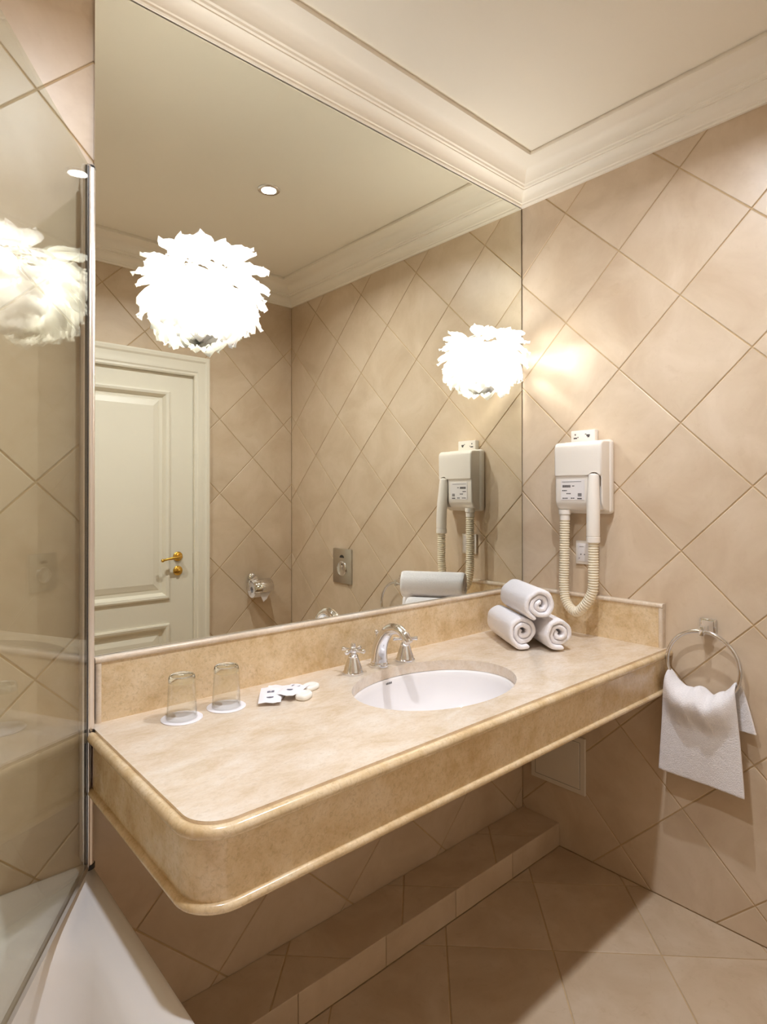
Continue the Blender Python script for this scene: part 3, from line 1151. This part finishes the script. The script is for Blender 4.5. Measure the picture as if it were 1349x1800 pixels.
def towel_sheet(nu=44, nv=72):
    vs, fs = [], []
    for j in range(nv + 1):
        t = j / nv * 2 - 1         # -1 back hem ... 0 over the ring ... 1 front hem
        for i in range(nu + 1):
            u = i / nu * 2 - 1     # -1 = toward the counter (larger y) ... 1 = toward the camera
            yt = RY - .100 * u
            dy = yt - RY
            arc = RZ - math.sqrt(max(0, (RR) ** 2 - dy * dy))
            bunch = .016 + .010 * math.exp(-((u + .30) / .16) ** 2) + .006 * math.exp(-((u - .05) / .1) ** 2)
            ztop = arc + bunch
            ztop = max(ztop, .742 + .010 * math.cos(u * 9 + .5))
            ztop = min(ztop, .789)
            front = t >= 0
            s_ = abs(t)
            zb = (.456 - .004 * u) if front else (.640 + .0 * u)
            # profile: short round over the ring then straight down
            k = min(1, s_ / .10)
            xo = (.012 + .010 * math.sin(k * PI / 2))
            drop = s_ ** 1.0
            z = ztop + (zb - ztop) * drop
            if s_ < .10:
                z = ztop - (ztop - (ztop + (zb - ztop) * .10)) * (1 - math.cos(k * PI / 2))
            x = RX + (-1 if front else 1) * xo * math.sin(k * PI / 2) * 1.0
            spread = 1 + (.27 if front else .33) * drop ** .8
            y = RY - .100 * u * spread + (.004 if front else -.012 * drop)
            if front:
                # the gathered cloth bulges over the ring, then the sheet falls back toward the wall
                b_ = math.sin(min(1, s_ / .13) * PI / 2) * (1 if s_ < .13 else max(0, .5 + .5 * math.cos(min(1, (s_ - .13) / .33) * PI)))
                x -= .042 * b_ * max(0, 1 - u * u) ** .8
                g = math.exp(-(s_ / .20) ** 2)
                x += .007 * g * math.exp(-((u + .12 - .9 * s_) / .10) ** 2) * min(1, s_ / .05)
                x -= .005 * g * math.exp(-((u + .42 - .6 * s_) / .16) ** 2) * min(1, s_ / .05)
                x += .010 * (s_ > .1) * (s_ - .1)
                x -= .003 * math.sin(3.1 * u + 4 * s_) * drop
            else:
                x += .004 * math.sin(4 * u) * drop
                x = min(x, -.012)
            # slight hem slant: the hem hangs lower toward the camera side corner
            x += rnd.uniform(-.0006, .0006)
            z += rnd.uniform(-.0006, .0006)
            vs.append((x, y, z))
    for j in range(nv):
        for i in range(nu):
            a = j * (nu + 1) + i
            fs.append((a, a + 1, a + nu + 2, a + nu + 1))
    return MB().add(vs, fs)


tw = towel_sheet().build('hand_towel', M['terry'], None, (RX, RY, .456), smooth=180)
tag(tw, 'white terry hand towel hanging from the chrome ring', 'towel')
sm = tw.modifiers.new('thick', 'SOLIDIFY')
sm.thickness = .008
sm.offset = 0
ss_ = tw.modifiers.new('sub', 'SUBSURF')
ss_.levels = ss_.render_levels = 1

# ------------------------------------------------------------------ rolled towels
def rolled_towel(front, axis, length, r, seed, start, label, squash=1.0):
    rnd = random.Random(seed)
    ax = Vector(axis).normalized()
    side = ax.cross(Vector((0, 0, 1))).normalized()
    up = Vector((0, 0, 1))
    front = Vector(front)
    th = r / 3.1           # pitch of the spiral
    turns = 2.45
    n = 96
    thick = th * .47
    r_in = th * .42
    # rounded strip cross-section sampled along the spiral, swept along the roll
    nl = 22
    vs, fs = [], []
    cols = []
    def prof_pt(i, off):
        t = i / n
        a = start + turns * 2 * PI * t
        rr_ = r_in + (r - thick - r_in) * t + off
        wob = 1 + .035 * math.sin(3 * a + seed) + .02 * math.sin(7 * a + 2 * seed)
        return side * (rr_ * wob * math.cos(a)) + up * (rr_ * wob * math.sin(a) * squash)
    rows = []
    for l in range(nl + 1):
        q_ = l / nl
        f = .5 - .5 * math.cos(PI * q_) if 0 < l < nl else q_
        e = min(f, 1 - f) * length        # distance to the nearest end
        tck = thick * (math.sqrt(max(.0, 1 - (1 - min(1, e / .014)) ** 2)) * .75 + .25) if e < .014 else thick
        row_o, row_i = [], []
        for i in range(n + 1):
            t = i / n
            prot = .008 * math.sin(1.7 * t * 6 + seed) * (1 - f * 2 if f < .5 else 1 - f * 2)
            c_ = front + ax * (f * length + prot * .6 + .006 * (1 - t) * (1 - 2 * f))
            row_o.append(c_ + prof_pt(i, tck))
            row_i.append(c_ + prof_pt(i, -tck))
        rows.append((row_o, row_i))
    m = n + 1
    for ro, ri_ in rows:
        vs += ro + ri_
    W2 = 2 * m
    for l in range(nl):
        for i in range(n):
            a = l * W2 + i
            fs.append((a, a + 1, a + W2 + 1, a + W2))
            b = a + m
            fs.append((b + 1, b, b + W2, b + W2 + 1))
        fs.append((l * W2 + n, l * W2 + m + n, (l + 1) * W2 + m + n, (l + 1) * W2 + n))
        fs.append((l * W2 + m, l * W2, (l + 1) * W2, (l + 1) * W2 + m))
    for l in (0, nl):
        for i in range(n):
            a = l * W2 + i
            fs.append((a, a + 1, a + 1 + m, a + m))
    vs = [Vector(v) + Vector((rnd.uniform(-1, 1), rnd.uniform(-1, 1), rnd.uniform(-1, 1))) * .0005 for v in vs]
    base = Vector((front.x, front.y, ZT))
    o = MB().add(vs, fs).build('rolled_towel', M['terry'], None, base, smooth=180)
    tag(o, label, 'towel', 'rolled towels stacked on the counter')
    s2 = o.modifiers.new('sub', 'SUBSURF')
    s2.levels = s2.render_levels = 1
    return o


AXI = (.56, .83, 0)
rolled_towel((-.393, -.287, ZT + .0612), AXI, .245, .059, 1, 2.25, 'rolled white towel at the bottom of the stack nearest the faucet')
rolled_towel((-.318, -.375, ZT + .0595), AXI, .255, .0575, 2, 2.15, 'rolled white towel at the bottom of the stack nearest the right wall', .98)
rolled_towel((-.372, -.340, ZT + .1550), AXI, .260, .0585, 4, 1.55, 'rolled white towel lying on top of the other two')

# ------------------------------------------------------------------ tumblers on coasters, sachets and soaps
def tumbler(x, y, lab_t, lab_c):
    c = MB().lathe([(1e-4, 0), (.0455, 0), (.0465, .0008), (.0465, .0018), (.0455, .0026), (1e-4, .0026)], (x, y, ZT), n=40, cap=False)
    co = c.build('coaster', M['paper'], None, (x, y, ZT), smooth=30)
    tag(co, lab_c, 'coaster', 'paper coasters under the glasses')
    zb = ZT + .0028
    t = thing('tumbler', (x, y, zb), lab_t, 'glass', 'upturned glasses on the counter')
    wall = [(.0335, 0), (.0345, .0015), (.0338, .01), (.0318, .045), (.0298, .082), (.0285, .082), (.0303, .045), (.0322, .01), (.0325, .0015), (.0335, 0)]
    MB().lathe(wall, (x, y, zb), n=40, cap=False).build('wall', M['tumbler'], t, smooth=40)
    MB().lathe([(1e-4, .082), (.0296, .082), (.0300, .086), (.0292, .094), (.0275, .0975), (.0255, .098), (.024, .0955), (1e-4, .0945)], (x, y, zb), n=40, cap=False).build('thick_base', M['thickglass'], t, smooth=40)


tumbler(-1.483, -.118, 'upturned clear glass tumbler nearest the glass bath screen', 'round white paper coaster under the glass nearest the bath screen')
tumbler(-1.371, -.116, 'upturned clear glass tumbler nearer the sachets and soaps', 'round white paper coaster under the glass nearer the sachets')


def sachet(cx, cy_, rot, w, l, z0, tilt, label, ink):
    mb = MB()
    nu, nv = 6, 8
    vs, fs = [], []
    for side in (1, -1):
        for j in range(nv + 1):
            for i in range(nu + 1):
                u, v = i / nu * 2 - 1, j / nv * 2 - 1
                puff = .0035 * (1 - u ** 4) * (1 - v ** 4) * (1 if side > 0 else .1) + .0004
                x, y = u * w / 2, v * l / 2
                X_ = cx + x * math.cos(rot) - y * math.sin(rot)
                Y_ = cy_ + x * math.sin(rot) + y * math.cos(rot)
                vs.append((X_, Y_, z0 + .001 + side * puff + tilt * (v + 1) * .5 + .0012 * math.sin(5 * u + 3 * v)))
    N = (nu + 1) * (nv + 1)
    for sft in (0, N):
        for j in range(nv):
            for i in range(nu):
                a = sft + j * (nu + 1) + i
                fs.append((a, a + 1, a + nu + 2, a + nu + 1))
    rim = [i for i in range(nu + 1)] + [j * (nu + 1) + nu for j in range(1, nv + 1)] + [nv * (nu + 1) + i for i in range(nu - 1, -1, -1)] + [j * (nu + 1) for j in range(nv - 1, 0, -1)]
    for k in range(len(rim)):
        a, b = rim[k], rim[(k + 1) % len(rim)]
        fs.append((a, b, b + N, a + N))
    o = mb.add(vs, fs).build('sachet', M['paper'], None, (cx, cy_, ZT), smooth=40)
    tag(o, label, 'sachet', 'paper sachets on the counter')
    m2 = MB()
    for (u0, v0, u1, v1) in ink:
        q = []
        for u, v in ((u0, v0), (u1, v0), (u1, v1), (u0, v1)):
            puff = .0035 * (1 - u ** 4) * (1 - v ** 4) + .0004
            x, y = u * w / 2, v * l / 2
            q.append((cx + x * math.cos(rot) - y * math.sin(rot), cy_ + x * math.sin(rot) + y * math.cos(rot),
                      z0 + .0018 + puff + tilt * (v + 1) * .5 + .0012 * math.sin(5 * u + 3 * v)))
        m2.add(q, [(0, 1, 2, 3)])
    m2.build('print', M['sachet_ink'], o, recalc=False)


sachet(-1.232, -.112, -.75, .055, .100, ZT + .0015, .004, 'white paper sachet with grey print nearest the backsplash', [(-.3, -.15, .35, .12)])
sachet(-1.262, -.140, -.60, .055, .105, ZT + .008, .004, 'white paper sachet with grey print nearest the glasses', [(-.35, .1, .3, .32), (-.3, -.55, .3, -.45)])
sachet(-1.205, -.150, -1.05, .052, .095, ZT + .0145, -.002, 'white paper sachet with grey print lying beside the soaps', [(-.45, .35, .4, .6), (-.3, -.35, .3, -.2)])


def soap(cx, cy_, rot, a, b, h, label):
    prof_ = [(.80, 0), (.95, h * .15), (1.0, h * .45), (.95, h * .8), (.82, h * .97), (.70, h), (.62, h * .93), (.40, h * .9)]
    n = 32
    vs, fs = [], []
    for s_, z in prof_:
        for k in range(n):
            t = 2 * PI * k / n
            c_, s2 = math.cos(t), math.sin(t)
            x = a * s_ * math.copysign(abs(c_) ** .75, c_)
            y = b * s_ * math.copysign(abs(s2) ** .75, s2)
            vs.append((cx + x * math.cos(rot) - y * math.sin(rot), cy_ + x * math.sin(rot) + y * math.cos(rot), ZT + z))
    for i in range(len(prof_) - 1):
        for k in range(n):
            fs.append((i * n + k, i * n + (k + 1) % n, (i + 1) * n + (k + 1) % n, (i + 1) * n + k))
    fs.append(tuple((len(prof_) - 1) * n + k for k in range(n)))
    fs.append(tuple(reversed(range(n))))
    o = MB().add(vs, fs).build('soap', M['soapwrap'], None, (cx, cy_, ZT), smooth=50)
    tag(o, label, 'soap', 'small soaps on the counter')


soap(-1.196, -.190, .5, .024, .019, .016, 'small round cream soap in front of the sachets')
soap(-1.142, -.140, .3, .027, .019, .013, 'small oval white soap nearest the faucet')

# ------------------------------------------------------------------ bathtub
tb = thing('bathtub', (-2.03, -.87, 0), 'white bathtub along the wall below the glass screen', 'bathtub')
tx0, tx1, ty0, ty1 = XL + .002, TUBX, YF + .002, -.001


def rrect(x0, y0, x1, y1, r, z, seg=8):
    out = []
    for cx_, cy2, a0_ in ((x1 - r, y1 - r, 0), (x0 + r, y1 - r, PI / 2), (x0 + r, y0 + r, PI), (x1 - r, y0 + r, 1.5 * PI)):
        for k in range(seg + 1):
            a = a0_ + PI / 2 * k / seg
            out.append((cx_ + r * math.cos(a), cy2 + r * math.sin(a), z))
    return out


lp = []
for d, eb, r, z in ((0, 0, .012, .035), (0, 0, .012, .008), (.004, .004, .012, .001), (.010, .010, .012, 0), (.020, .022, .02, .001), (.028, .034, .03, .005), (.040, .070, .05, .008),
                    (.055, .110, .10, .011), (.068, .135, .13, .017), (.078, .150, .15, .028), (.086, .162, .16, .045), (.096, .178, .17, .09), (.118, .215, .17, .22), (.145, .27, .16, .33),
                    (.18, .33, .14, .38), (.25, .42, .1, .40)):
    lp.append(rrect(tx0 + d, ty0 + d * 1.3, tx1 - d, ty1 - eb, r, TUBZ - z))
n = len(lp[0])
vs = [p for l in lp for p in l]
fs = [(i * n + k, i * n + (k + 1) % n, (i + 1) * n + (k + 1) % n, (i + 1) * n + k) for i in range(len(lp) - 1) for k in range(n)]
fs.append(tuple((len(lp) - 1) * n + k for k in range(n)))
MB().add(vs, fs).build('tub_shell', M['acrylic'], tb, smooth=50, recalc=True)
MB().box((tx1 - .03, ty0 + .005, .0), (tx1 - .006, ty1 - .004, TUBZ - .034)).build('side_panel', M['tile'], tb)
MB().lathe([(1e-4, .004), (.022, .004), (.026, .002), (.026, 0)], (-2.03, -1.2, TUBZ - .40), n=20, cap=False).build('drain', M['chrome'], tb, smooth=40)

# ------------------------------------------------------------------ glass bath screen
SA = math.radians(31.3)
HX, HY2 = -1.661, -.042
SZ0, SZ1 = .548, 2.078
sc = thing('bath_screen', (HX, HY2, TUBZ), 'hinged clear glass bath screen with chrome profile beside the mirror', 'shower screen')
du = Vector((-math.sin(SA), -math.cos(SA), 0))
dn_ = Vector((math.cos(SA), -math.sin(SA), 0))


def oriented_box(p, lu, ln_, z0, z1, off=0):
    p = Vector(p) + du * off
    a = [p + dn_ * (ln_ / 2), p - dn_ * (ln_ / 2), p - dn_ * (ln_ / 2) + du * lu, p + dn_ * (ln_ / 2) + du * lu]
    return MB().add([(q.x, q.y, z0) for q in a] + [(q.x, q.y, z1) for q in a],
                    [(0, 1, 2, 3), (4, 5, 6, 7), (0, 1, 5, 4), (1, 2, 6, 5), (2, 3, 7, 6), (3, 0, 4, 7)])


H0 = (HX, HY2, 0)
oriented_box(H0, .80, .006, SZ0 + .006, SZ1 - .003, .014).build('glass_pane', M['glass'], sc)
MB().rbox((HX - .011, -.030, SZ0), (HX + .0085, -.0005, SZ1 - .004), .003, 2).build('wall_profile', M['profile'], sc, smooth=40)
MB().lathe([(.0105, 0), (.0105, SZ1 - SZ0)], (HX, HY2, SZ0), n=20).build('hinge_tube', M['profile'], sc, smooth=40)
oriented_box(H0, .012, .011, SZ0 + .002, SZ1 - .001, .008).build('glass_clamp', M['profile'], sc)
oriented_box(H0, .002, .007, SZ0 + .004, SZ1 - .004, .020).build('seal', M['darkmetal'], sc)
MB().lathe([(.0125, 0), (.0125, .010)], (HX, HY2, SZ0 - .010), n=18).build('pivot_cap', M['darkmetal'], sc, smooth=40)
MB().lathe([(.0115, 0), (.010, .005)], (HX, HY2, SZ1), n=18).build('pivot_cap', M['darkmetal'], sc, smooth=40)
oriented_box(H0, .80, .009, SZ0 - .004, SZ0 + .010, .014).build('bottom_seal', M['satin'], sc)

# ------------------------------------------------------------------ things seen only in the mirror
fp = thing('flush_plate', (0, -1.211, .87), 'satin chrome flush plate with round button on the tiled wall', 'flush plate')
MB().rbox((-.010, -1.294, .868), (-.0005, -1.129, 1.060), .002, 2).build('plate', M['satin'], fp, smooth=40)
MB().lathe([(.041, 0), (.041, .004), (.037, .007), (.034, .005), (1e-4, .006)], (-.010, -1.211, .950), (-1, 0, 0), 32, cap=False).build('button', M['chrome'], fp, smooth=40)
mb = MB()
hm = [(-.0108, -1.211 + .020 * math.cos(PI * k / 12), 1.010 + .016 * math.sin(PI * k / 12)) for k in range(13)]
mb.add(hm + [(p[0] + .001, p[1], p[2]) for p in hm], [tuple(range(13)), tuple(range(13, 26))] + [(i, (i + 1) % 13, 13 + (i + 1) % 13, 13 + i) for i in range(13)])
mb.build('finger_notch', M['darkmetal'], fp)

TX, TZ = -.262, .818
tp = thing('toilet_paper_holder', (TX, YF, TZ), 'chrome covered toilet paper holder beside the door', 'paper holder')
MB().lathe([(.026, 0), (.026, .008), (.020, .014), (.012, .018), (.012, .05)], (TX - .018, YF, TZ + .055), (0, 1, 0), 24).build('wall_rose', M['chrome'], tp, smooth=40)
arm = [(TX - .018, YF + .045, TZ + .055), (TX - .040, YF + .05, TZ + .050), (TX - .062, YF + .055, TZ + .040), (TX - .068, YF + .058, TZ + .015), (TX - .068, YF + .058, TZ - .004), (TX - .058, YF + .058, TZ - .010),
       (TX + .06, YF + .058, TZ - .010)]
MB().tube(catmull(arm, 4), .0045, 10).build('arm', M['chrome'], tp, smooth=60)
cv, n = [], 14
for k in range(n + 1):
    a = math.radians(-20 + 160 * k / n)
    cv.append((YF + .058 + .055 * math.cos(a), TZ - .006 + .055 * math.sin(a)))
vs = [(TX - .060, p[0], p[1]) for p in cv] + [(TX + .068, p[0], p[1]) for p in cv]
fs = [(k, k + 1, n + 2 + k, n + 1 + k) for k in range(n)]
o = MB().add(vs, fs).build('cover', M['chrome'], tp, smooth=60)
sm = o.modifiers.new('thick', 'SOLIDIFY')
sm.thickness = .002
tpr = thing('toilet_roll', (TX, YF + .058, TZ - .05), 'white toilet paper roll under the chrome cover', 'toilet roll')
MB().lathe([(.018, -.05), (.046, -.05), (.046, .05), (.018, .05), (.018, -.05)], (TX, YF + .058, TZ - .010), (1, 0, 0), 28, cap=False).build('roll', M['paper'], tpr, smooth=40)
tail = [(TX - .02, YF + .100, TZ - .030), (TX + .045, YF + .100, TZ - .030), (TX + .030, YF + .094, TZ - .066), (TX + .008, YF + .092, TZ - .082), (TX - .004, YF + .095, TZ - .060)]
MB().add(tail + [(p[0], p[1] + .001, p[2]) for p in tail], [tuple(range(5)), tuple(range(5, 10))] + [(i, (i + 1) % 5, 5 + (i + 1) % 5, 5 + i) for i in range(5)]).build('loose_sheet', M['paper'], tpr)

bpy.context.view_layer.update()
